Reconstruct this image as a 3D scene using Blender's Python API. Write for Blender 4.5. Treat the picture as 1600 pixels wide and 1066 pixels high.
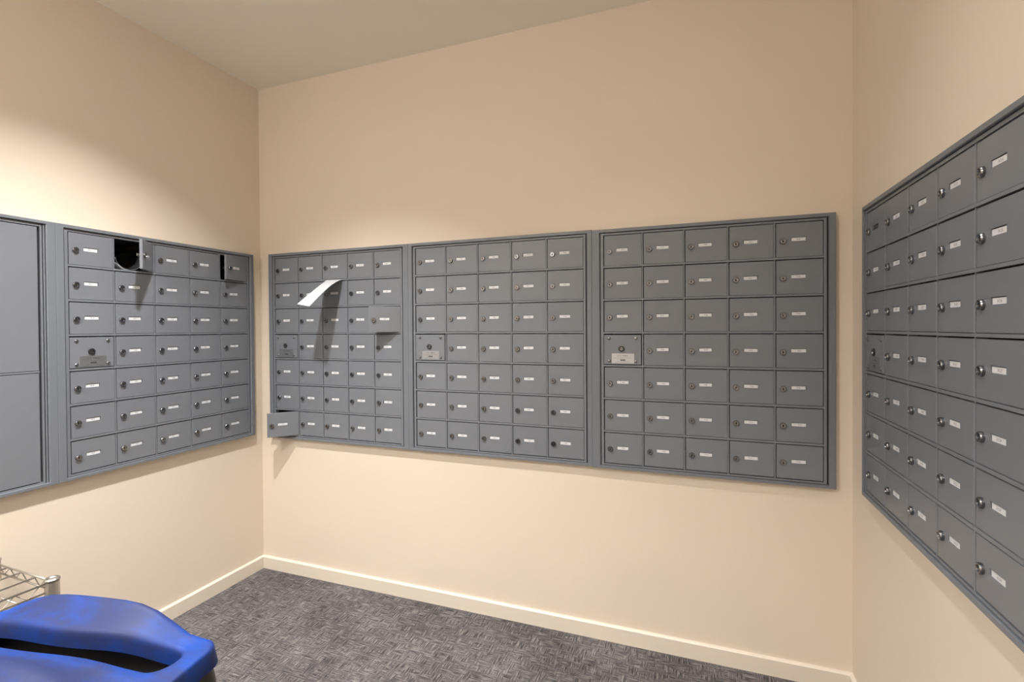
import bpy, math, random
from mathutils import Matrix, Vector

random.seed(7)
scene = bpy.context.scene
col = scene.collection
for o in list(bpy.data.objects):
    bpy.data.objects.remove(o)

# ------------------------------------------------------------------ camera
Z0 = 1.7492                      # height of the top of the mailbox doors on the back wall
cam_data = bpy.data.cameras.new('camera')
cam = bpy.data.objects.new('camera', cam_data)
col.objects.link(cam)
cam_data.sensor_width = 36.0
cam_data.lens = 36.0 * 762.85 / 1600.0
cam_data.shift_y = -(533.0 - 520.06) / 1600.0
cam_data.clip_start = 0.02
fw = Vector((-0.3441503, 0.93886312, -0.00982922))
rt = Vector((0.93890983, 0.34409644, -0.00677965))
up = Vector((0.00298297, 0.01156197, 0.99992871))
cam.matrix_world = Matrix(((rt.x, up.x, -fw.x, 2.17136), (rt.y, up.y, -fw.y, -2.09558),
                           (rt.z, up.z, -fw.z, Z0 - 0.39639), (0, 0, 0, 1)))
scene.camera = cam

# ------------------------------------------------------------------ world, exposure
world = bpy.data.worlds.new('world')
scene.world = world
world.use_nodes = True
world.node_tree.nodes['Background'].inputs[0].default_value = (0.5, 0.5, 0.5, 1)
world.node_tree.nodes['Background'].inputs[1].default_value = 0.0
vs = scene.view_settings
vs.view_transform = 'Standard'
vs.look = 'None'
vs.gamma = 1.0
vs.use_curve_mapping = False
vs.exposure = 0.0

# ceiling downlights: the first throws the main shadows, the other three are added fill
ZC = Z0 + 0.958
DOWNLIGHTS = [(0.68, -1.02, 80.0, 0.050, 0.088, 180),      # x, y, watts, lamp radius, how deep the lamp sits, spread
              (2.00, -1.02, 7.0, 0.045, 0.074, 180),
              (0.68, -2.45, 43.0, 0.045, 0.040, 160),
              (2.00, -2.45, 26.0, 0.045, 0.040, 150)]
FILL_GLOBE = (0.60, -3.00, 0.13, 56.0)                      # added out-of-view globe for fill light: x, y, radius, emission strength

# ------------------------------------------------------------------ room numbers
XL, XR, YB, YF = -0.1215, 2.7285, 0.018, -3.60
T = 0.018                        # door plane stands this far off the wall
BASE_H = 0.069


# ------------------------------------------------------------------ materials
def new_mat(name):
    m = bpy.data.materials.new(name)
    m.use_nodes = True
    nt = m.node_tree
    return m, nt, nt.nodes['Principled BSDF']


def simple(name, rgb, rough=0.5, metal=0.0, spec=0.5, bump=0.0, bscale=300.0, vary=0.0, vscale=6.0):
    m, nt, b = new_mat(name)
    b.inputs['Base Color'].default_value = (*rgb, 1)
    b.inputs['Roughness'].default_value = rough
    b.inputs['Metallic'].default_value = metal
    b.inputs['Specular IOR Level'].default_value = spec
    tc = nt.nodes.new('ShaderNodeTexCoord')
    if bump:
        n = nt.nodes.new('ShaderNodeTexNoise')
        n.inputs['Scale'].default_value = bscale
        n.inputs['Detail'].default_value = 3
        nt.links.new(tc.outputs['Object'], n.inputs['Vector'])
        bp = nt.nodes.new('ShaderNodeBump')
        bp.inputs['Strength'].default_value = bump
        bp.inputs['Distance'].default_value = 0.001
        nt.links.new(n.outputs['Fac'], bp.inputs['Height'])
        nt.links.new(bp.outputs['Normal'], b.inputs['Normal'])
    if vary:
        n = nt.nodes.new('ShaderNodeTexNoise')
        n.inputs['Scale'].default_value = vscale
        n.inputs['Detail'].default_value = 4
        nt.links.new(tc.outputs['Object'], n.inputs['Vector'])
        r = nt.nodes.new('ShaderNodeValToRGB')
        r.color_ramp.elements[0].position = 0.3
        r.color_ramp.elements[1].position = 0.7
        r.color_ramp.elements[0].color = (*[c * (1 - vary) for c in rgb], 1)
        r.color_ramp.elements[1].color = (*[min(1, c * (1 + vary)) for c in rgb], 1)
        nt.links.new(n.outputs['Fac'], r.inputs['Fac'])
        nt.links.new(r.outputs['Color'], b.inputs['Base Color'])
    return m


M = {}
M['wall'] = simple('wall_paint', (0.745, 0.655, 0.545), 0.6, 0, 0.3, 0.12, 220, 0.015, 2.0)
M['ceiling'] = simple('ceiling_paint', (0.90, 0.855, 0.765), 0.8, 0, 0.2, 0.08, 180, 0.01, 2.0)
M['trim'] = simple('baseboard_paint', (0.76, 0.69, 0.59), 0.35, 0, 0.5, 0.03, 60)
M['grey'] = simple('cabinet_grey_paint', (0.177, 0.191, 0.215), 0.38, 0, 0.45, 0.06, 700, 0.015, 5.0)
M['grey_trim'] = simple('trim_grey_paint', (0.162, 0.178, 0.202), 0.38, 0, 0.45, 0.05, 700)
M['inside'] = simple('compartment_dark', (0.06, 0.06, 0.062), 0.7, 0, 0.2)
M['chrome'] = simple('lock_nickel', (0.25, 0.26, 0.28), 0.22, 1.0)
M['keyway'] = simple('keyway_black', (0.008, 0.008, 0.008), 0.5)
M['lock_black'] = simple('black_lock_ring', (0.02, 0.02, 0.02), 0.3)
M['card'] = simple('card_paper', (0.69, 0.71, 0.74), 0.6, 0, 0.3, 0, 1, 0.03, 90)
M['ink'] = simple('black_ink', (0.03, 0.03, 0.03), 0.7)
M['grey_ink'] = simple('faded_ink', (0.13, 0.13, 0.13), 0.7)
M['slot'] = simple('slot_recess', (0.05, 0.05, 0.052), 0.6)
M['steel'] = simple('brushed_plate', (0.46, 0.49, 0.53), 0.42, 1.0, 0.5, 0.05, 500)
M['screw'] = simple('screw_steel', (0.25, 0.255, 0.265), 0.3, 1.0)
M['paper'] = simple('white_envelope', (0.64, 0.66, 0.69), 0.65, 0, 0.3)
M['mag_dark'] = simple('dark_glossy_paper', (0.035, 0.035, 0.038), 0.25, 0, 0.6, 0, 1, 0.5, 14)
M['pages'] = simple('page_edges', (0.10, 0.10, 0.10), 0.7)
M['wire'] = simple('chrome_wire', (0.56, 0.53, 0.48), 0.40, 1.0)
M['black_plastic'] = simple('black_plastic', (0.008, 0.008, 0.009), 0.6, 0, 0.5, 0.1, 90)
M['bag'] = simple('black_bag_film', (0.008, 0.0075, 0.0075), 0.30, 0, 0.45, 0.5, 60)
M['baffle'] = simple('grey_baffle', (0.25, 0.25, 0.25), 0.6)
M['lamp_white'] = simple('white_metal_trim', (0.8, 0.8, 0.78), 0.4)


def carpet_material():
    m, nt, b = new_mat('carpet_loop_pile')
    N, L = nt.nodes, nt.links
    tc = N.new('ShaderNodeTexCoord')

    def strokes(sx, sy, seed, rot=0.0):
        mp = N.new('ShaderNodeMapping')
        mp.inputs['Scale'].default_value = (sx, sy, 1)
        mp.inputs['Location'].default_value = (seed, seed * 1.7, 0)
        mp.inputs['Rotation'].default_value = (0, 0, rot)
        L.new(tc.outputs['Object'], mp.inputs['Vector'])
        n = N.new('ShaderNodeTexNoise')
        n.inputs['Scale'].default_value = 1.0
        n.inputs['Detail'].default_value = 2.0
        n.inputs['Roughness'].default_value = 0.6
        L.new(mp.outputs['Vector'], n.inputs['Vector'])
        return n.outputs['Fac']

    a = strokes(17, 230, 3.1)
    c = strokes(230, 17, 9.4)
    mask = strokes(22, 22, 21.0)
    fine = strokes(420, 420, 5.0)

    def mix(x, y, f):
        k = N.new('ShaderNodeMix')
        k.data_type = 'FLOAT'
        if isinstance(f, float):
            k.inputs[0].default_value = f
        else:
            L.new(f, k.inputs[0])
        L.new(x, k.inputs[2])
        L.new(y, k.inputs[3])
        return k.outputs[0]

    mr = N.new('ShaderNodeMapRange')
    mr.inputs['From Min'].default_value = 0.44
    mr.inputs['From Max'].default_value = 0.56
    L.new(mask, mr.inputs['Value'])
    st = mix(a, c, mr.outputs['Result'])
    big = strokes(3.5, 3.5, 2.0)
    st2 = mix(st, fine, 0.36)
    st3 = mix(st2, big, 0.12)
    ramp = N.new('ShaderNodeValToRGB')
    e = ramp.color_ramp.elements
    e[0].position, e[0].color = 0.40, (0.032, 0.030, 0.033, 1)
    e[1].position, e[1].color = 0.60, (0.265, 0.243, 0.236, 1)
    mid = ramp.color_ramp.elements.new(0.50)
    mid.color = (0.105, 0.098, 0.100, 1)
    L.new(st3, ramp.inputs['Fac'])
    L.new(ramp.outputs['Color'], b.inputs['Base Color'])
    b.inputs['Roughness'].default_value = 0.95
    b.inputs['Specular IOR Level'].default_value = 0.1
    bp = N.new('ShaderNodeBump')
    bp.inputs['Strength'].default_value = 0.5
    bp.inputs['Distance'].default_value = 0.003
    L.new(st2, bp.inputs['Height'])
    L.new(bp.outputs['Normal'], b.inputs['Normal'])
    return m


def lid_material():
    m, nt, b = new_mat('scuffed_blue_plastic')
    N, L = nt.nodes, nt.links
    tc = N.new('ShaderNodeTexCoord')
    mp = N.new('ShaderNodeMapping')
    mp.inputs['Scale'].default_value = (5, 11, 6)
    L.new(tc.outputs['Object'], mp.inputs['Vector'])
    n = N.new('ShaderNodeTexNoise')
    n.inputs['Scale'].default_value = 1.0
    n.inputs['Detail'].default_value = 6
    n.inputs['Roughness'].default_value = 0.65
    L.new(mp.outputs['Vector'], n.inputs['Vector'])
    r = N.new('ShaderNodeValToRGB')
    r.color_ramp.elements[0].position = 0.38
    r.color_ramp.elements[0].color = (0, 0, 0, 1)
    r.color_ramp.elements[1].position = 0.58
    r.color_ramp.elements[1].color = (0.75, 0.75, 0.75, 1)
    L.new(n.outputs['Fac'], r.inputs['Fac'])
    mx = N.new('ShaderNodeMix')
    mx.data_type = 'RGBA'
    mx.inputs[6].default_value = (0.006, 0.046, 0.27, 1)
    mx.inputs[7].default_value = (0.026, 0.025, 0.045, 1)
    L.new(r.outputs['Color'], mx.inputs[0])
    L.new(mx.outputs[2], b.inputs['Base Color'])
    b.inputs['Roughness'].default_value = 0.55
    b.inputs['Specular IOR Level'].default_value = 0.25
    f = N.new('ShaderNodeTexNoise')
    f.inputs['Scale'].default_value = 380
    L.new(tc.outputs['Object'], f.inputs['Vector'])
    bp = N.new('ShaderNodeBump')
    bp.inputs['Strength'].default_value = 0.12
    bp.inputs['Distance'].default_value = 0.001
    L.new(f.outputs['Fac'], bp.inputs['Height'])
    L.new(bp.outputs['Normal'], b.inputs['Normal'])
    return m


def emission_material(name, rgb, strength):
    m, nt, b = new_mat(name)
    b.inputs['Emission Color'].default_value = (*rgb, 1)
    b.inputs['Emission Strength'].default_value = strength
    b.inputs['Base Color'].default_value = (0.8, 0.8, 0.8, 1)
    return m


M['carpet'] = carpet_material()
M['blue'] = lid_material()
M['lamp_glow'] = emission_material('lamp_diffuser', (1.0, 0.96, 0.9), 6.0)


# ------------------------------------------------------------------ mesh helpers
class MB:
    def __init__(self):
        self.v, self.f, self.m, self.s = [], [], [], []

    def add(self, verts, faces, mat=0, smooth=False):
        k = len(self.v)
        self.v += [tuple(p) for p in verts]
        for f in faces:
            self.f.append([i + k for i in f])
            self.m.append(mat)
            self.s.append(smooth)

    def box(self, x0, x1, y0, y1, z0, z1, mat=0):
        self.add([(x0, y0, z0), (x1, y0, z0), (x1, y1, z0), (x0, y1, z0),
                  (x0, y0, z1), (x1, y0, z1), (x1, y1, z1), (x0, y1, z1)],
                 [(0, 3, 2, 1), (4, 5, 6, 7), (0, 1, 5, 4), (1, 2, 6, 5), (2, 3, 7, 6), (3, 0, 4, 7)], mat)

    def loft(self, rings, mat=0, smooth=True, cap0=False, cap1=False, closed=True):
        n = len(rings[0])
        k = len(self.v)
        for r in rings:
            self.v += [tuple(p) for p in r]
        for a in range(len(rings) - 1):
            for i in range(n if closed else n - 1):
                j = (i + 1) % n
                self.f.append([k + a * n + i, k + a * n + j, k + (a + 1) * n + j, k + (a + 1) * n + i])
                self.m.append(mat)
                self.s.append(smooth)
        if cap0:
            self.f.append([k + i for i in reversed(range(n))])
            self.m.append(mat)
            self.s.append(False)
        if cap1:
            self.f.append([k + (len(rings) - 1) * n + i for i in range(n)])
            self.m.append(mat)
            self.s.append(False)

    def lathe_y(self, prof, cx, cz, n=16, mats=None, cap=True):
        """rings around the -Y axis; prof is a list of (radius, y)"""
        rings = []
        for r, y in prof:
            rings.append([(cx + r * math.cos(2 * math.pi * i / n), y, cz + r * math.sin(2 * math.pi * i / n))
                          for i in range(n)])
        for a in range(len(rings) - 1):
            self.loft(rings[a:a + 2], mats[a] if mats else 0, True)
        if cap:
            k = len(self.v)
            self.v += [tuple(p) for p in rings[-1]]
            self.f.append([k + i for i in range(n)])
            self.m.append(mats[-1] if mats else 0)
            self.s.append(False)

    def tube(self, pts, r, n=8, mat=0):
        pts = [Vector(p) for p in pts]
        rings = []
        for i, p in enumerate(pts):
            d = (pts[min(i + 1, len(pts) - 1)] - pts[max(i - 1, 0)]).normalized()
            a = Vector((0, 0, 1)) if abs(d.z) < 0.9 else Vector((1, 0, 0))
            s = d.cross(a).normalized()
            t = s.cross(d)
            rings.append([p + s * (r * math.cos(2 * math.pi * k / n)) + t * (r * math.sin(2 * math.pi * k / n))
                          for k in range(n)])
        self.loft(rings, mat, True, True, True)

    def mesh(self, name, mats):
        me = bpy.data.meshes.new(name)
        me.from_pydata(self.v, [], self.f)
        for x in mats:
            me.materials.append(M[x])
        me.polygons.foreach_set('material_index', self.m)
        me.polygons.foreach_set('use_smooth', self.s)
        me.update()
        return me

    def build(self, name, mats, parent=None, loc=None):
        return link(name, self.mesh(name, mats), parent, loc)


def link(name, me, parent=None, loc=None):
    o = bpy.data.objects.new(name, me)
    col.objects.link(o)
    if parent is not None:
        o.parent = parent
    if loc is not None:
        o.location = loc
    return o


def tag(o, label=None, cat=None, group=None, kind=None):
    for k, v in (('label', label), ('category', cat), ('group', group), ('kind', kind)):
        if v:
            o[k] = v
    return o


def empty(name, loc, rz=0.0):
    e = bpy.data.objects.new(name, None)
    e.empty_display_size = 0.05
    col.objects.link(e)
    e.location = loc
    e.rotation_euler = (0, 0, rz)
    return e


# glyph outlines, one small mesh per character
def glyph_library(chars):
    lib = {}
    dg = bpy.context.evaluated_depsgraph_get()
    for ch in chars:
        cu = bpy.data.curves.new('glyph', 'FONT')
        cu.body = ch
        cu.size = 1.0
        cu.resolution_u = 1
        ob = bpy.data.objects.new('glyph', cu)
        col.objects.link(ob)
        dg.update()
        me = bpy.data.meshes.new_from_object(ob.evaluated_get(dg))
        vs_ = [(p.co.x, p.co.y) for p in me.vertices]
        fs_ = [list(p.vertices) for p in me.polygons]
        w = max([p[0] for p in vs_]) if vs_ else 0.3
        lib[ch] = (vs_, fs_, w)
        bpy.data.objects.remove(ob)
        bpy.data.curves.remove(cu)
        bpy.data.meshes.remove(me)
    return lib


GL = glyph_library('0123456789USMAIL.')


def add_text(mb, s, cx, cz, size, y, mat, squeeze=1.0):
    """flat lettering facing -Y, centred on (cx, cz)"""
    adv = []
    x = 0.0
    for ch in s:
        if ch == ' ':
            x += 0.3
            continue
        adv.append((ch, x))
        x += GL[ch][2] + 0.10
    tot = x - 0.10
    for ch, px in adv:
        v, f, w = GL[ch]
        mb.add([(cx + (px + p[0] - tot / 2) * size * squeeze, y, cz + (p[1] - 0.35) * size) for p in v], f, mat)


# ------------------------------------------------------------------ room shell
def wall_with_hole(name, axis, at, out, a0, a1, hole, z1):
    """wall slab 0.42 m deep behind the plane `at`, with a rectangular opening"""
    b = MB()
    d0, d1 = (at, at + 0.42) if out > 0 else (at - 0.42, at)
    h0, h1, hz0, hz1 = hole
    for (p, q, zz0, zz1) in ((a0, a1, 0, hz0), (a0, a1, hz1, z1), (a0, h0, hz0, hz1), (h1, a1, hz0, hz1)):
        if axis == 'y':
            b.box(p, q, d0, d1, zz0, zz1)
        else:
            b.box(d0, d1, p, q, zz0, zz1)
    return tag(b.build(name, ['wall']), kind='structure')


HB = (-0.012, 2.645, Z0 - 0.985, Z0 + 0.006)
HLq = (-1.80, -0.078, Z0 - 0.968, Z0 + 0.002)
HR = (-1.018, -0.190, Z0 - 0.947, Z0 - 0.022)
wall_with_hole('wall_back', 'y', YB, 1, XL, XR, HB, ZC)
wall_with_hole('wall_left', 'x', XL, -1, YF, YB, HLq, ZC)
wall_with_hole('wall_right', 'x', XR, 1, YF, YB, HR, ZC)
b = MB()
b.box(XL, XR, YF - 0.1, YF, 0, ZC)
tag(b.build('wall_front', ['wall']), kind='structure')
b = MB()
b.box(XL, XR, YF, YB, -0.05, 0)
tag(b.build('floor', ['carpet']), kind='structure')


# ceiling slab with round openings for the recessed lamps
def ceiling():
    b = MB()
    R, n = 0.075, 32
    xs = sorted({XL - 0.02, XR + 0.02, *[q[0] - 0.2 for q in DOWNLIGHTS], *[q[0] + 0.2 for q in DOWNLIGHTS]})
    ys = sorted({YF - 0.02, YB + 0.02, *[q[1] - 0.2 for q in DOWNLIGHTS], *[q[1] + 0.2 for q in DOWNLIGHTS]})
    for i in range(len(xs) - 1):
        for j in range(len(ys) - 1):
            cx, cy = (xs[i] + xs[i + 1]) / 2, (ys[j] + ys[j + 1]) / 2
            lamp = any(abs(cx - q[0]) < 0.01 and abs(cy - q[1]) < 0.01 for q in DOWNLIGHTS)
            if not lamp:
                b.add([(xs[i], ys[j], ZC), (xs[i], ys[j + 1], ZC), (xs[i + 1], ys[j + 1], ZC), (xs[i + 1], ys[j], ZC)],
                      [(0, 1, 2, 3)])
            else:
                inner, outer = [], []
                for k in range(n):
                    a = 2 * math.pi * k / n
                    c, s = math.cos(a), math.sin(a)
                    inner.append((cx + R * c, cy + R * s, ZC))
                    q = 0.2 / max(abs(c), abs(s))
                    outer.append((cx + q * c, cy + q * s, ZC))
                b.loft([outer, inner], 0, False)
    b.add([(xs[0], ys[0], ZC + 0.16), (xs[-1], ys[0], ZC + 0.16), (xs[-1], ys[-1], ZC + 0.16), (xs[0], ys[-1], ZC + 0.16)],
          [(0, 1, 2, 3)])
    return tag(b.build('ceiling', ['ceiling']), kind='structure')


ceiling()


def downlight(i, x, y, watts, rad, deep, spread):
    t = empty('recessed_downlight', (x, y, ZC))
    pos = ['above the blue bin', 'added as fill in front of the rightmost back-wall mailboxes', 'added as fill behind the blue bin', 'added as fill behind the camera'][i]
    tag(t, 'round white recessed ceiling downlight ' + pos, 'downlight', 'ceiling downlights')
    n = 32

    def ring(r, z):
        return [(r * math.cos(2 * math.pi * k / n), r * math.sin(2 * math.pi * k / n), z) for k in range(n)]
    b = MB()
    b.loft([ring(0.092, 0.0), ring(0.090, -0.004), ring(0.074, -0.005), ring(0.071, 0.0)], 0, True)
    b.build('trim_ring', ['lamp_white'], t)
    b = MB()
    b.loft([ring(0.073, 0.0), ring(0.072, 0.5 * deep), ring(0.066, deep + 0.012)], 0, True)
    b.build('baffle', ['baffle'], t)
    b = MB()
    b.loft([ring(0.066, deep + 0.012), ring(0.03, deep + 0.013)], 0, True, False, True)
    b.build('lamp', ['lamp_glow'], t)
    ld = bpy.data.lights.new('downlight_beam', 'AREA')
    ld.shape = 'DISK'
    ld.size = rad * 2
    ld.energy = watts
    ld.spread = math.radians(spread)
    ld.color = (1.0, 0.985, 0.97)
    lo = bpy.data.objects.new('downlight_beam', ld)
    col.objects.link(lo)
    lo.parent = t
    lo.location = (0, 0, deep)


for i, q in enumerate(DOWNLIGHTS):
    downlight(i, *q)


def fill_globe(x, y, r, strength):
    t = empty('fill_globe', (x, y, ZC))
    tag(t, 'white glowing globe added behind the camera as fill light', 'lamp')
    n = 32

    def ring(q, z):
        return [(q * math.cos(2 * math.pi * k / n), q * math.sin(2 * math.pi * k / n), z) for k in range(n)]
    b = MB()
    b.loft([ring(0.075, 0.0), ring(0.075, -0.02), ring(0.035, -0.035), ring(0.035, -0.06)], 0, True, False, True)
    b.build('fill_globe_mount', ['lamp_white'], t)
    b = MB()
    b.loft([ring(max(0.002, r * math.sin(math.pi * k / 16)), -0.05 - r + r * math.cos(math.pi * k / 16)) for k in range(17)],
           0, True, True, True)
    M['globe'] = emission_material('fill_globe_glow', (1.0, 0.985, 0.97), strength)  # glow added to lift the room's fill, no such fixture known
    b.build('globe', ['globe'], t)


fill_globe(*FILL_GLOBE)


def baseboard(name, p0, p1, nx, ny):
    """p0 -> p1 along the wall foot, (nx, ny) points into the room; mitred ends"""
    th = 0.013
    b = MB()
    d = Vector((p1[0] - p0[0], p1[1] - p0[1], 0)).normalized()
    prof = [(0, 0), (th, 0), (th, BASE_H - 0.006), (th - 0.005, BASE_H - 0.001), (0, BASE_H)]
    r0 = [(p0[0] + nx * a + d.x * a, p0[1] + ny * a + d.y * a, z) for a, z in prof]
    r1 = [(p1[0] + nx * a - d.x * a, p1[1] + ny * a - d.y * a, z) for a, z in prof]
    b.loft([r0, r1], 0, False, True, True)
    return tag(b.build(name, ['trim']), kind='structure')


baseboard('baseboard_back', (XL, YB), (XR, YB), 0, -1)
baseboard('baseboard_left', (XL, YF), (XL, YB), 1, 0)
baseboard('baseboard_right', (XR, YB), (XR, YF), -1, 0)
baseboard('baseboard_front', (XR, YF), (XL, YF), 0, 1)


# ------------------------------------------------------------------ mailbox cabinets
# local frame of a cabinet: X to the right, Z up, -Y into the room, door faces on Y = 0,
# X = 0 at the left of the doors and Z = 0 at the bottom of the doors
DEPTH = 0.37


def trim_ring(cab, W, H, ml, mr, mt, mb_, il, ir, it, ib):
    """four mitred strips; m* outer margin, i* inner margin beyond the door field"""
    outer = [(-ml, -mb_), (W + mr, -mb_), (W + mr, H + mt), (-ml, H + mt)]
    inner = [(-il, -ib), (W + ir, -ib), (W + ir, H + it), (-il, H + it)]
    prof = [(1.0, 0.0), (1.0, -0.0065), (0.93, -0.008), (0.10, -0.008), (0.0, -0.005), (0.0, 0.010)]
    # at t = 1 the strip meets the wall (Y = T), at t = 0 the inner edge
    for k in range(4):
        a, c = k, (k + 1) % 4

        def sect(i):
            r = []
            for j, (t, y) in enumerate(prof):
                yy = T - 0.0002 if j == 0 else y
                r.append((inner[i][0] + (outer[i][0] - inner[i][0]) * t, yy,
                          inner[i][1] + (outer[i][1] - inner[i][1]) * t))
            return r
        b = MB()
        b.loft([sect(a), sect(c)], 0, False, False, False, closed=False)
        b.build('trim_strip', ['grey_trim'], cab)


def ring_box(b, x0, x1, z0, z1, w, y0, y1, mat=0):
    wl, wr, wt, wb = w
    b.box(x0 - wl, x0, y0, y1, z0 - wb, z1 + wt, mat)
    b.box(x1, x1 + wr, y0, y1, z0 - wb, z1 + wt, mat)
    b.box(x0, x1, y0, y1, z1, z1 + wt, mat)
    b.box(x0, x1, y0, y1, z0 - wb, z0, mat)


def door_mesh(w, h, slot):
    """door leaf; hinge axis at X = 0, leaf towards -X, bottom Z = 0, front at Y = 0; slot = (x0, x1, z0, z1)"""
    b = MB()
    c, th, dp = 0.0012, 0.011, 0.0035
    X0, X1, Zb, Zt = -w, 0.0, 0.0, h
    xs = [X0 + c, slot[0], slot[1], X1 - c] if slot else [X0 + c, X1 - c]
    zs = [Zb + c, slot[2], slot[3], Zt - c] if slot else [Zb + c, Zt - c]
    for i in range(len(xs) - 1):
        for j in range(len(zs) - 1):
            if slot and i == 1 and j == 1:
                continue
            b.add([(xs[i], 0, zs[j]), (xs[i + 1], 0, zs[j]), (xs[i + 1], 0, zs[j + 1]), (xs[i], 0, zs[j + 1])],
                  [(0, 1, 2, 3)])
    r0 = [(X0 + c, 0, Zb + c), (X1 - c, 0, Zb + c), (X1 - c, 0, Zt - c), (X0 + c, 0, Zt - c)]
    r1 = [(X0, c, Zb), (X1, c, Zb), (X1, c, Zt), (X0, c, Zt)]
    r2 = [(X0, th, Zb), (X1, th, Zb), (X1, th, Zt), (X0, th, Zt)]
    b.loft([r2, r1, r0], 0, False)
    b.add(r2, [(3, 2, 1, 0)])
    if slot:
        s0 = [(slot[0], 0, slot[2]), (slot[1], 0, slot[2]), (slot[1], 0, slot[3]), (slot[0], 0, slot[3])]
        s1 = [(p[0], dp, p[2]) for p in s0]
        b.loft([s0, s1], 0, False)
        b.add(s1, [(0, 1, 2, 3)], 1)
    return b.mesh('mailbox_door', ['grey', 'slot'])


def lock_mesh(r=0.0112):
    b = MB()
    b.lathe_y([(r, 0.001), (r, -0.0050), (r * 0.86, -0.0072), (r * 0.66, -0.0072), (r * 0.60, -0.0046), (r * 0.10, -0.0046)],
              0, 0, 18, [0, 0, 0, 0, 0, 0])
    b.box(-0.0013, 0.0013, -0.0050, -0.0045, -0.0056, 0.0056, 1)
    b.box(-0.0030, 0.0030, -0.0050, -0.0045, -0.0024, 0.0008, 1)
    return b.mesh('lock', ['chrome', 'keyway'])


def arrow_lock_mesh():
    b = MB()
    b.lathe_y([(0.0122, 0.001), (0.0122, -0.004), (0.0104, -0.005), (0.0074, -0.005), (0.0066, -0.002), (0.001, -0.002)],
              0, 0, 20, [0, 0, 0, 1, 1, 1])
    b.box(-0.0046, 0.0046, -0.0026, -0.0019, -0.0013, 0.0013, 2)
    return b.mesh('arrow_lock', ['lock_black', 'chrome', 'keyway'])


def screw_mesh():
    b = MB()
    b.lathe_y([(0.0066, 0.0005), (0.0063, -0.0022), (0.0046, -0.0042), (0.0018, -0.0050)], 0, 0, 12)
    return b.mesh('screw', ['screw'])


def mail_plate_mesh(w, h):
    b = MB()
    b.box(-w / 2, w / 2, -0.0009, 0.0002, -h / 2, h / 2, 0)
    add_text(b, 'U.S. MAIL', 0, h * 0.28, 0.0098, -0.00105, 1)
    # small print too fine to read, and the dark maker's lozenge
    for z, ww in ((h * 0.045, 0.80), (-h * 0.36, 0.62)):
        x = -w * ww / 2
        while x < w * ww / 2:
            q = random.uniform(0.0018, 0.0048)
            b.box(x, min(x + q, w * ww / 2), -0.00105, -0.0008, z - 0.0005, z + 0.0006, 2)
            x += q + 0.0012
    n = 16
    pts = []
    for k in range(n):
        a = 2 * math.pi * k / n
        c, s = math.cos(a), math.sin(a)
        pts.append((0.0075 * (1 if c > 0 else -1) + 0.0036 * c, -0.00108, -h * 0.16 + 0.0034 * s))
    b.add(pts, [list(range(n))], 1)
    x = -0.0085
    while x < 0.008:
        q = random.uniform(0.0009, 0.0018)
        b.box(x, x + q, -0.00122, -0.0011, -h * 0.16 - 0.0011, -h * 0.16 + 0.0011, 0)
        x += q + 0.0008
    return b.mesh('mail_plate', ['steel', 'ink', 'grey_ink'])


LOCK_MESH = lock_mesh()
ARROW_MESH = arrow_lock_mesh()
SCREW_MESH = screw_mesh()
CAM_B = MB()
CAM_B.lathe_y([(0.007, 0.022), (0.007, 0.010)], 0, 0, 10, cap=False)
CAM_B.box(-0.022, 0.006, 0.018, 0.021, -0.005, 0.005)
CAM_MESH = CAM_B.mesh('lock_cam', ['screw'])


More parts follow.
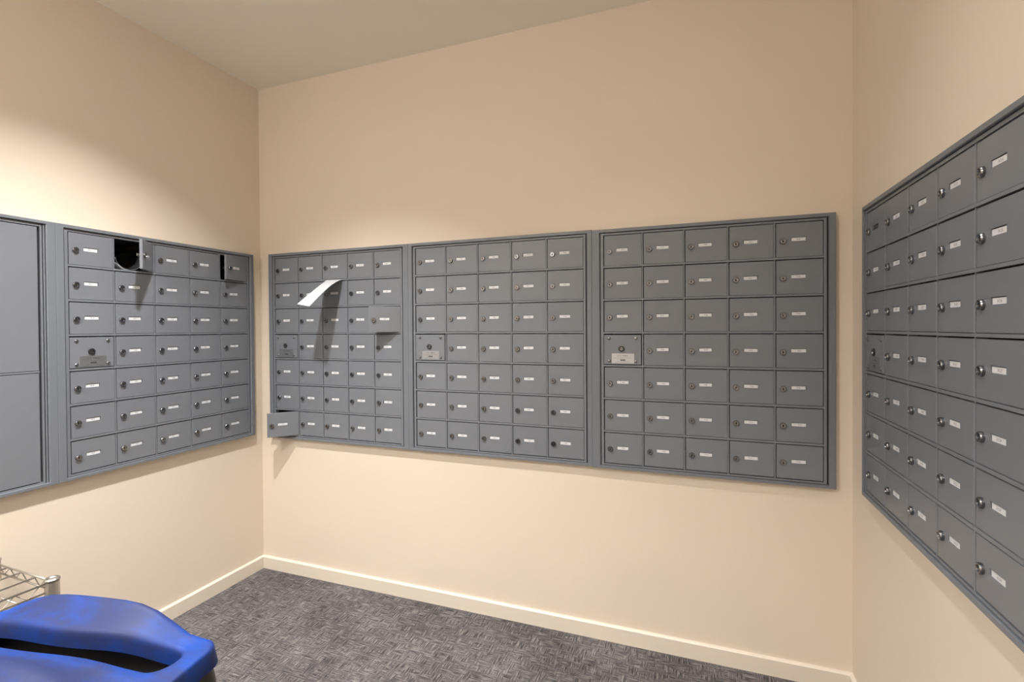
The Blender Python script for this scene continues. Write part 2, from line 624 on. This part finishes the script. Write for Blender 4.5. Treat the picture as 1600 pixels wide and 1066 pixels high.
def mailbox_cabinet(label, loc, rz, w, p, margins, number, opened, missing=(), open_labels=None):
    W, H = 5 * w, 7 * p
    ml, mr = margins
    cab = empty('mailbox_cabinet', loc, rz)
    tag(cab, label, 'mailboxes', 'grey wall mailbox cabinets')
    trim_ring(cab, W, H, ml, mr, 0.022, 0.016, 0.012, 0.014, 0.008, 0.004)
    # inner frame of the loading door that carries the box doors
    b = MB()
    ring_box(b, 0.0015, W - 0.0015, 0.004, H - 0.002, (0.0105, 0.0095, 0.0075, 0.006), -0.0015, 0.02)
    b.build('panel_frame', ['grey'], cab)
    # dividers between the compartments
    b = MB()
    for i in range(1, 5):
        b.box(i * w - 0.0025, i * w + 0.0025, 0.0005, 0.02, 0.004, H - 0.002)
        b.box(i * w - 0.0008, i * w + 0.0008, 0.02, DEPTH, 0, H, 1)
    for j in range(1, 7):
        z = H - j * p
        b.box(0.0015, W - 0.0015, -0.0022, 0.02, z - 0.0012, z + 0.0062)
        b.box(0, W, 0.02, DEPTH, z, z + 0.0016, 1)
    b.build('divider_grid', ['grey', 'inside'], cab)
    # housing that sits in the wall
    b = MB()
    x0, x1, z0, z1 = -0.010, W + 0.008, -0.003, H + 0.005
    b.add([(x0, 0.012, z0), (x1, 0.012, z0), (x1, 0.012, z1), (x0, 0.012, z1),
           (x0, DEPTH, z0), (x1, DEPTH, z0), (x1, DEPTH, z1), (x0, DEPTH, z1)],
          [(4, 7, 6, 5), (0, 1, 5, 4), (1, 2, 6, 5), (2, 3, 7, 6), (3, 0, 4, 7)], 1)
    ring_box(b, 0.0, W, 0.0, H, (0.016, 0.018, 0.010, 0.006), 0.0095, 0.0125, 1)
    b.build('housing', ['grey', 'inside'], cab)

    dw, dh = w - 0.0085, p - 0.0115
    slot = (-dw + w * 0.305, -dw + w * 0.305 + 0.0505, dh * 0.5 - 0.0050, dh * 0.5 + 0.0095)
    dm = door_mesh(dw, dh, slot)
    lock_at = (-dw + w * 0.137, 0.0, dh * 0.5 - 0.004)
    for i in range(5):
        for j in range(7):
            zb = H - (j + 1) * p + 0.0070
            if i == 0 and j == 3:
                pb = MB()
                pw, ph = w - 0.0095, p - 0.0155
                pb.loft([[(-pw / 2, 0.008, -ph / 2), (pw / 2, 0.008, -ph / 2), (pw / 2, 0.008, ph / 2), (-pw / 2, 0.008, ph / 2)],
                         [(-pw / 2, -0.001, -ph / 2), (pw / 2, -0.001, -ph / 2), (pw / 2, -0.001, ph / 2), (-pw / 2, -0.001, ph / 2)],
                         [(-pw / 2 + .001, -0.002, -ph / 2 + .001), (pw / 2 - .001, -0.002, -ph / 2 + .001),
                          (pw / 2 - .001, -0.002, ph / 2 - .001), (-pw / 2 + .001, -0.002, ph / 2 - .001)]],
                        0, False, False, True)
                po = pb.build('postal_panel', ['grey'], cab, (w * 0.5 - 0.001, 0, zb + ph / 2 + 0.002))
                lk = link('arrow_lock', ARROW_MESH, po, (-0.004, -0.002, ph * 0.03))
                lk['label'] = 'black ringed postal lock'
                for sx in (-1, 1):
                    for sz in (-1, 1):
                        link('screw', SCREW_MESH, po, (sx * pw * 0.36, -0.002, sz * ph * 0.385))
                pl = link('mail_plate', mail_plate_mesh(0.093, 0.042), po, (0.002, -0.002, -ph * 0.5 + 0.025))
                pl['label'] = 'silver plate lettered U.S. MAIL'
                continue
            o = link('mailbox_door', dm, cab, (w * (i + 1) - 0.0030, 0, zb))
            ang = opened.get((i, j), 0)
            if ang:
                o.rotation_euler = (0, 0, math.radians(ang))
                o['label'] = 'small grey mailbox door standing open' if ang > 20 else 'small grey mailbox door left ajar'
                link('lock_cam', CAM_MESH, o, lock_at)
            lo = link('lock', LOCK_MESH, o, lock_at)
            lo.rotation_euler = (0, random.uniform(-0.25, 0.25), 0)
            if (i, j) not in missing:
                s = number(i, j)
                cb = MB()
                cw = 0.0480 + random.uniform(-0.002, 0.001)
                ch = 0.0122
                cb.box(-cw / 2, cw / 2, 0.0019, 0.0030, -ch / 2, ch / 2, 0)
                add_text(cb, s, random.uniform(-0.003, 0.003), 0, 0.0082, 0.00185, 1)
                co = cb.build('name_card', ['card', 'ink'], o,
                              ((slot[0] + slot[1]) / 2 + random.uniform(-0.0006, 0.0006), 0, slot[2] + ch / 2 + 0.0004))
                co.rotation_euler = (0, random.uniform(-0.012, 0.012), 0)
    return cab


def seq(base, skip=True):
    def f(i, j):
        k = i * 7 + j
        if k > 3:
            k -= 1                      # the postal panel takes one place
        return str(base + k)
    return f


w1, w2, w3, wL, wR = 0.16296, 0.16798, 0.16317, 0.16391, 0.16200
pB, pL, pR = 0.14, 0.13674, 0.13044
u2, u3 = 0.89619, 1.81891
seam1, seam2 = 0.8610, 1.7720
mailbox_cabinet('grey mailbox cabinet on the back wall with a white envelope stuck in its doors',
                (0, 0, Z0 - 7 * pB), 0, w1, pB, (0.036, seam1 - 5 * w1), seq(501), {(4, 2): 27, (0, 6): 45.5})
mailbox_cabinet('middle one of three grey mailbox cabinets on the back wall, all doors shut',
                (u2, 0, Z0 - 7 * pB), 0, w2, pB, (u2 - seam1, seam2 - u2 - 5 * w2), seq(701), {})
mailbox_cabinet('rightmost of three grey mailbox cabinets on the back wall, next to bare wall',
                (u3, 0, Z0 - 0.0026 - 7 * pB), 0, w3, pB, (u3 - seam2, 0.036), seq(901), {})
yL, seamL = -0.08706, -0.9455
mailbox_cabinet('grey mailbox cabinet on the left wall with two top-row doors open',
                (XL + T, yL - 5 * wL, Z0 - 0.0058 - 7 * pL), math.pi / 2, wL, pL, (yL - 5 * wL - seamL, 0.037),
                seq(401), {(1, 0): 43, (4, 0): 13})
mailbox_cabinet('grey mailbox cabinet on the right wall with bright chrome locks',
                (XR - T, -0.19823, Z0 - 0.0285 - 7 * pR), -math.pi / 2, wR, pR, (0.018, 0.036),
                seq(997), {}, missing={(0, 0)})


# parcel lockers left of the left-hand mailboxes
def parcel_locker():
    y_right = -0.9970
    W, H = 0.80, 7 * pL
    cab = empty('parcel_locker', (XL + T, y_right - W, Z0 - 0.0058 - H), math.pi / 2)
    tag(cab, 'grey parcel locker with tall blank doors at the left edge', 'locker')
    trim_ring(cab, W, H, 0.05, seamL - y_right, 0.022, 0.016, 0.024, 0.022, 0.010, 0.004)
    b = MB()
    ring_box(b, -0.006, W + 0.006, 0.002, H - 0.001, (0.006, 0.006, 0.0085, 0.006), -0.0015, 0.02)
    b.box(-0.018, -0.014, -0.003, 0.02, -0.004, H + 0.008)
    b.box(W + 0.015, W + 0.0195, -0.003, 0.02, -0.004, H + 0.008)
    b.build('panel_frame', ['grey'], cab)
    b = MB()
    split = H - 4 * pL + 0.005
    b.box(0, W, -0.001, 0.02, split - 0.003, split + 0.003)
    b.box(W / 2 - 0.004, W / 2 + 0.004, -0.001, 0.02, 0, H)
    b.build('divider_grid', ['grey'], cab)
    b = MB()
    x0, x1, z0, z1 = -0.022, W + 0.020, -0.003, H + 0.006
    b.add([(x0, 0.014, z0), (x1, 0.014, z0), (x1, 0.014, z1), (x0, 0.014, z1),
           (x0, DEPTH, z0), (x1, DEPTH, z0), (x1, DEPTH, z1), (x0, DEPTH, z1)],
          [(4, 7, 6, 5), (0, 1, 5, 4), (1, 2, 6, 5), (2, 3, 7, 6), (3, 0, 4, 7)], 0)
    ring_box(b, -0.001, W + 0.001, 0.0, H, (0.022, 0.021, 0.010, 0.006), 0.0125, 0.0145, 0)
    b.build('housing', ['inside'], cab)
    for i in range(2):
        for (za, zb) in ((0.005, split - 0.005), (split + 0.004, H - 0.004)):
            dw = W / 2 - 0.008
            o = link('locker_door', door_mesh(dw, zb - za, None), cab, ((i + 1) * W / 2 - 0.001 - (0.004 if i == 0 else 0), 0.0, za))
            link('lock', LOCK_MESH, o, (-dw + 0.025, 0, (zb - za) * 0.5))


parcel_locker()


# ------------------------------------------------------------------ mail
def curved_sheet(name, mid, th, mats, nrm=None):
    """sheet from a list of (left, right) edge points, given thickness"""
    b = MB()
    L_ = [Vector(a) for a, c in mid]
    R_ = [Vector(c) for a, c in mid]
    rings = []
    for i in range(len(L_)):
        d = (L_[min(i + 1, len(L_) - 1)] - L_[max(0, i - 1)]).normalized()
        s = (R_[i] - L_[i]).normalized()
        n = d.cross(s).normalized() * th * 0.5
        rings.append([L_[i] + n, R_[i] + n, R_[i] - n, L_[i] - n])
    b.loft(rings, 0, False, True, True)
    return b, rings


def bez(p0, p1, p2, p3, t):
    a = 1 - t
    return Vector(p0) * a ** 3 + Vector(p1) * 3 * a * a * t + Vector(p2) * 3 * a * t * t + Vector(p3) * t ** 3


# envelope: caught in the seam between two rows of boxes, drooping into the room
eL0, eR0 = (0.357, -0.0005, Z0 - 0.1375), (0.464, -0.0005, Z0 - 0.1375)
eL3, eR3 = (0.336, -0.185, Z0 - 0.271), (0.420, -0.194, Z0 - 0.284)
ev = empty('envelope', (0.41, 0, Z0 - 0.1375))
tag(ev, 'long white envelope sticking out of the mailbox doors and drooping down', 'envelope')
rows = []
for k in range(15):
    t = k / 14
    l = bez(eL0, (0.350, -0.062, Z0 - 0.178), (0.343, -0.123, Z0 - 0.2255), eL3, t)
    r_ = bez(eR0, (0.458, -0.070, Z0 - 0.150), (0.443, -0.138, Z0 - 0.222), eR3, t)
    rows.append((l - ev.location, r_ - ev.location))
b, rings = curved_sheet('envelope', rows, 0.0012, ['paper'])
b.build('sheet', ['paper'], ev)
b = MB()
for (t0, t1, a0, a1) in ((0.62, 0.80, 0.30, 0.36), (0.60, 0.80, 0.42, 0.47), (0.58, 0.76, 0.54, 0.59), (0.86, 0.95, 0.10, 0.16), (0.86, 0.93, 0.20, 0.25), (0.30, 0.36, 0.78, 0.90)):
    strip = []
    for k in range(4):
        t = (t0 + (t1 - t0) * k / 3) * 14
        i0 = min(int(t), 13)
        fr = t - i0
        a = rings[i0][0].lerp(rings[i0 + 1][0], fr)
        c = rings[i0][1].lerp(rings[i0 + 1][1], fr)
        a2 = rings[i0][3].lerp(rings[i0 + 1][3], fr)
        o = (a - a2).normalized() * 0.0003
        lo_, hi_ = a.lerp(c, a0), a.lerp(c, a1)
        sgn = 1 if o.z > 0 else -1
        base = Vector((0, 0, 0)) if sgn > 0 else (a2 - a)
        strip.append((lo_ + base + o * sgn, hi_ + base + o * sgn))
    for k in range(3):
        b.add([strip[k][0], strip[k][1], strip[k + 1][1], strip[k + 1][0]], [(0, 1, 2, 3)])
M['print'] = simple('pale_print', (0.62, 0.62, 0.62), 0.7)
b.build('address_print', ['print'], ev)

# mail inside the open box of the left cabinet (second door of the top row)
bx0 = yL - 5 * wL + wL            # left side of that compartment along the wall
bz0 = Z0 - 0.0058 - pL + 0.0018   # its floor
mg = empty('magazine', (XL + T - 0.02, bx0 + 0.07, bz0 + 0.004))
tag(mg, 'dark glossy magazine curled up inside the open left-wall mailbox', 'magazine')
b = MB()
n = 14


def mag_section(x, grow):
    outer, inner = [], []
    for k in range(n + 1):
        a = math.pi * (1.02 + 0.86 * k / n)
        R = 0.052 * grow
        outer.append((x, 0.006 + R * 1.12 * math.cos(a), 0.056 + R * 1.02 * math.sin(a)))
        inner.append((x, 0.006 + (R - 0.005) * 1.12 * math.cos(a), 0.056 + (R - 0.005) * 1.02 * math.sin(a)))
    outer += [(x, 0.060, 0.078), (x, 0.063, 0.104)]
    inner += [(x, 0.055, 0.080), (x, 0.058, 0.104)]
    return outer + inner[::-1]


secs = [mag_section(x, g) for x, g in ((-0.004, 1.0), (-0.09, 0.99), (-0.18, 0.97), (-0.27, 0.95))]
b.loft(secs, 0, True)
b.build('cover', ['mag_dark'], mg)
b = MB()
for k in range(3):
    b.tube([(p[0] + 0.0006, p[1] * (0.985 - 0.02 * k) + 0.0001, 0.056 + (p[2] - 0.056) * (0.985 - 0.022 * k)) for p in secs[0][:n + 3]], 0.0006, 5)
b.build('page_edges', ['pages'], mg)
lt = empty('letter', (XL + T - 0.006, bx0 + 0.004, bz0))
tag(lt, 'white letter with a curled edge on the open left-wall mailbox floor', 'letter')
rows = []
for k in range(9):
    t = k / 8
    y = 0.004 + 0.062 * t
    z = 0.002 + 0.030 * (1 - t) ** 1.7 + 0.002 * math.sin(t * 9)
    rows.append(((-0.16, y, z + 0.004 * (1 - t)), (0.0, y, z)))
b, _ = curved_sheet('letter', rows, 0.0012, ['paper'])
b.build('sheet', ['paper'], lt)


# ------------------------------------------------------------------ recycling bin
def rounded_rect(hx, hy, r, n_side, n_corner):
    pts = []
    for q, (sx, sy) in enumerate(((1, 1), (-1, 1), (-1, -1), (1, -1))):
        cx, cy = sx * (hx - r), sy * (hy - r)
        for k in range(n_corner):
            a = math.pi / 2 * (q + k / n_corner)
            pts.append((cx + r * math.cos(a), cy + r * math.sin(a)))
        # straight run to the next corner
        nx_, ny_ = ((-1, 1), (-1, -1), (1, -1), (1, 1))[q]
        a1 = math.pi / 2 * (q + 1)
        p0 = (cx + r * math.cos(a1), cy + r * math.sin(a1))
        p1 = (nx_ * (hx - r) + r * math.cos(a1), ny_ * (hy - r) + r * math.sin(a1))
        for k in range(n_side):
            t = k / n_side
            pts.append((p0[0] + (p1[0] - p0[0]) * t, p0[1] + (p1[1] - p0[1]) * t))
    return pts


BIN_L, BIN_W, BIN_H = 0.290, 0.142, 0.755     # half length, half width, rim height
BIN_ROT = 0.175
cr = Vector((1.322, -1.408, 0))
bc = cr - Matrix.Rotation(BIN_ROT, 3, 'Z') @ Vector((BIN_L, BIN_W, 0))


def recycling_bin():
    t = empty('recycling_bin', (bc.x, bc.y, 0), BIN_ROT)
    tag(t, 'slim black recycling bin with a scuffed blue slotted lid', 'bin')

    def hump(x, y):
        q = max(0.0, 1 - ((x - 0.02) / (0.220 if x > 0.02 else 0.285)) ** 2)
        k = 0.53 + 0.47 * min(1.0, abs(y - 0.04) / 0.09) ** 2
        return 0.060 * k * (q * q * (3 - 2 * q))

    NS, NC = 14, 7
    SL, SW, SY, BOW = 0.248, 0.029, 0.040, 0.036

    def slot_outline(g):
        return [(x, y + SY + BOW * (x / SL) ** 2) for x, y in rounded_rect(SL + g, SW + g, 0.027 + g, NS, NC)]
    b = MB()
    outer = rounded_rect(BIN_L, BIN_W, 0.035, NS, NC)
    rings = []
    # slot wall from below, rounded lip, top surface, rounded rim, skirt
    for dz, gr in ((-0.034, 0.0), (-0.012, 0.0), (-0.006, 0.001), (-0.002, 0.003), (0.0, 0.007)):
        rings.append([(x, y, hump(x, y) + dz) for x, y in slot_outline(gr)])
    base = slot_outline(0.007)
    rim = rounded_rect(BIN_L - 0.008, BIN_W - 0.008, 0.030, NS, NC)
    for k in range(1, 11):
        q = k / 10
        rings.append([(a[0] + (c[0] - a[0]) * q, a[1] + (c[1] - a[1]) * q) for a, c in zip(base, rim)])
        rings[-1] = [(x, y, hump(x, y)) for x, y in rings[-1]]
    for gr, dz in ((-0.0045, -0.0008), (-0.0015, -0.0030), (-0.0008, -0.0075), (0.003, -0.036), (0.001, -0.037)):
        rr = rounded_rect(BIN_L + gr, BIN_W + gr, 0.035, NS, NC)
        rings.append([(x, y, (hump(x, y) if dz > -0.03 else 0.0) + dz) for x, y in rr])
    b.loft(rings, 0, True)
    b.build('lid', ['blue'], t, (0, 0, BIN_H))

    b = MB()
    rings = []
    for z, g, r in ((0.0, -0.052, 0.03), (0.01, -0.046, 0.03), (0.25, -0.034, 0.03), (0.50, -0.020, 0.03), (0.70, -0.010, 0.03), (0.72, -0.004, 0.03), (0.745, -0.004, 0.03)):
        rings.append([(x, y, z) for x, y in rounded_rect(BIN_L + g, BIN_W + g, r, NS, NC)])
    for z, g in ((0.745, -0.010), (0.40, -0.030), (0.03, -0.05)):
        rings.append([(x, y, z) for x, y in rounded_rect(BIN_L + g, BIN_W + g, 0.028, NS, NC)])
    b.loft(rings, 0, True, True, True)
    b.build('body', ['black_plastic'], t)
    # bag folded over the rim, hanging out below the lid
    b = MB()
    rings = []
    m = len(outer)
    ph = [random.uniform(0, 6.28) for _ in range(4)]
    for z, g, amp in ((0.752, -0.006, 0.0), (0.722, -0.004, 0.0004), (0.69, -0.002, 0.003), (0.65, 0.000, 0.005), (0.60, -0.002, 0.006)):
        rr = []
        base_r = rounded_rect(BIN_L + g, BIN_W + g, 0.035, NS, NC)
        for k, (x, y) in enumerate(base_r):
            a = 2 * math.pi * k / m
            wv = 0.5 + 0.25 * math.sin(17 * a + ph[0] + z * 20) + 0.25 * math.sin(29 * a + ph[1])
            l = math.hypot(x, y)
            zz = z + (amp * 2 * math.sin(9 * a + ph[2]))
            rr.append((x + x / l * amp * wv, y + y / l * amp * wv, zz))
        rings.append(rr)
    b.loft(rings, 0, True)
    b.build('bin_liner', ['bag'], t)


recycling_bin()


# ------------------------------------------------------------------ wire rack
def wire_rack():
    cx, cy, top = 0.275, -1.157, 0.572
    D, Ln = 0.345, 0.90                       # towards the wall, towards the camera
    t = empty('wire_rack', (cx, cy, 0), math.radians(-1.5))
    tag(t, 'low chrome wire shelving rack against the left wall behind the bin', 'rack')
    posts = [(0, 0), (-D, 0), (0, -Ln), (-D, -Ln)]
    for (x, y) in posts:
        b = MB()
        n = 14

        def ring(r, z):
            return [(x + r * math.cos(2 * math.pi * k / n), y + r * math.sin(2 * math.pi * k / n), z) for k in range(n)]
        b.loft([ring(0.010, 0.0), ring(0.0125, 0.004), ring(0.0125, top - 0.004)], 0, True, True, False)
        for q in range(6):
            z = 0.08 + q * 0.07
            b.loft([ring(0.0126, z), ring(0.0119, z + 0.002), ring(0.0126, z + 0.004)], 0, True)
        po = b.build('post', ['wire'], t)
        b = MB()
        b.loft([ring(0.0125, top - 0.006), ring(0.0200, top - 0.005), ring(0.0205, top - 0.001), ring(0.0175, top + 0.002), ring(0.0120, top + 0.0015), ring(0.0095, top - 0.001)], 0, False, False, True)
        b.build('post_cap', ['wire'], po)
        for zc in (top - 0.070, 0.10):
            b = MB()
            b.loft([ring(0.0135, zc), ring(0.0195, zc + 0.001), ring(0.0185, zc + 0.062), ring(0.0135, zc + 0.063)], 0, False)
            b.build('collar', ['wire'], po)
    for zs in (top - 0.010, 0.150):
        b = MB()
        # rim: two wires and a zigzag between them on every side
        for (p, q) in (((0, 0), (-D, 0)), ((0, -Ln), (-D, -Ln)), ((0, 0), (0, -Ln)), ((-D, 0), (-D, -Ln))):
            a, c = Vector((p[0], p[1], zs)), Vector((q[0], q[1], zs))
            dn = Vector((0, 0, -0.028))
            b.tube([a, c], 0.0030, 8)
            b.tube([a + dn, c + dn], 0.0030, 8)
            k = max(3, round((c - a).length / 0.030))
            k -= k % 2
            pts = []
            for s in range(k + 1):
                e = a.lerp(c, s / k)
                pts.append(e + (dn if s % 2 == 0 else Vector((0, 0, 0))))
            b.tube(pts, 0.0017, 6)
        y = -0.085
        while y > -Ln + 0.02:
            b.tube([(0, y, zs - 0.026), (-D, y, zs - 0.026)], 0.0018, 6)
            y -= 0.085
        x = -0.085
        while x > -D + 0.02:
            b.tube([(x, 0, zs - 0.001), (x, -Ln, zs - 0.001)], 0.0026, 6)
            x -= 0.085
        b.build('wire_shelf', ['wire'], t)


wire_rack()
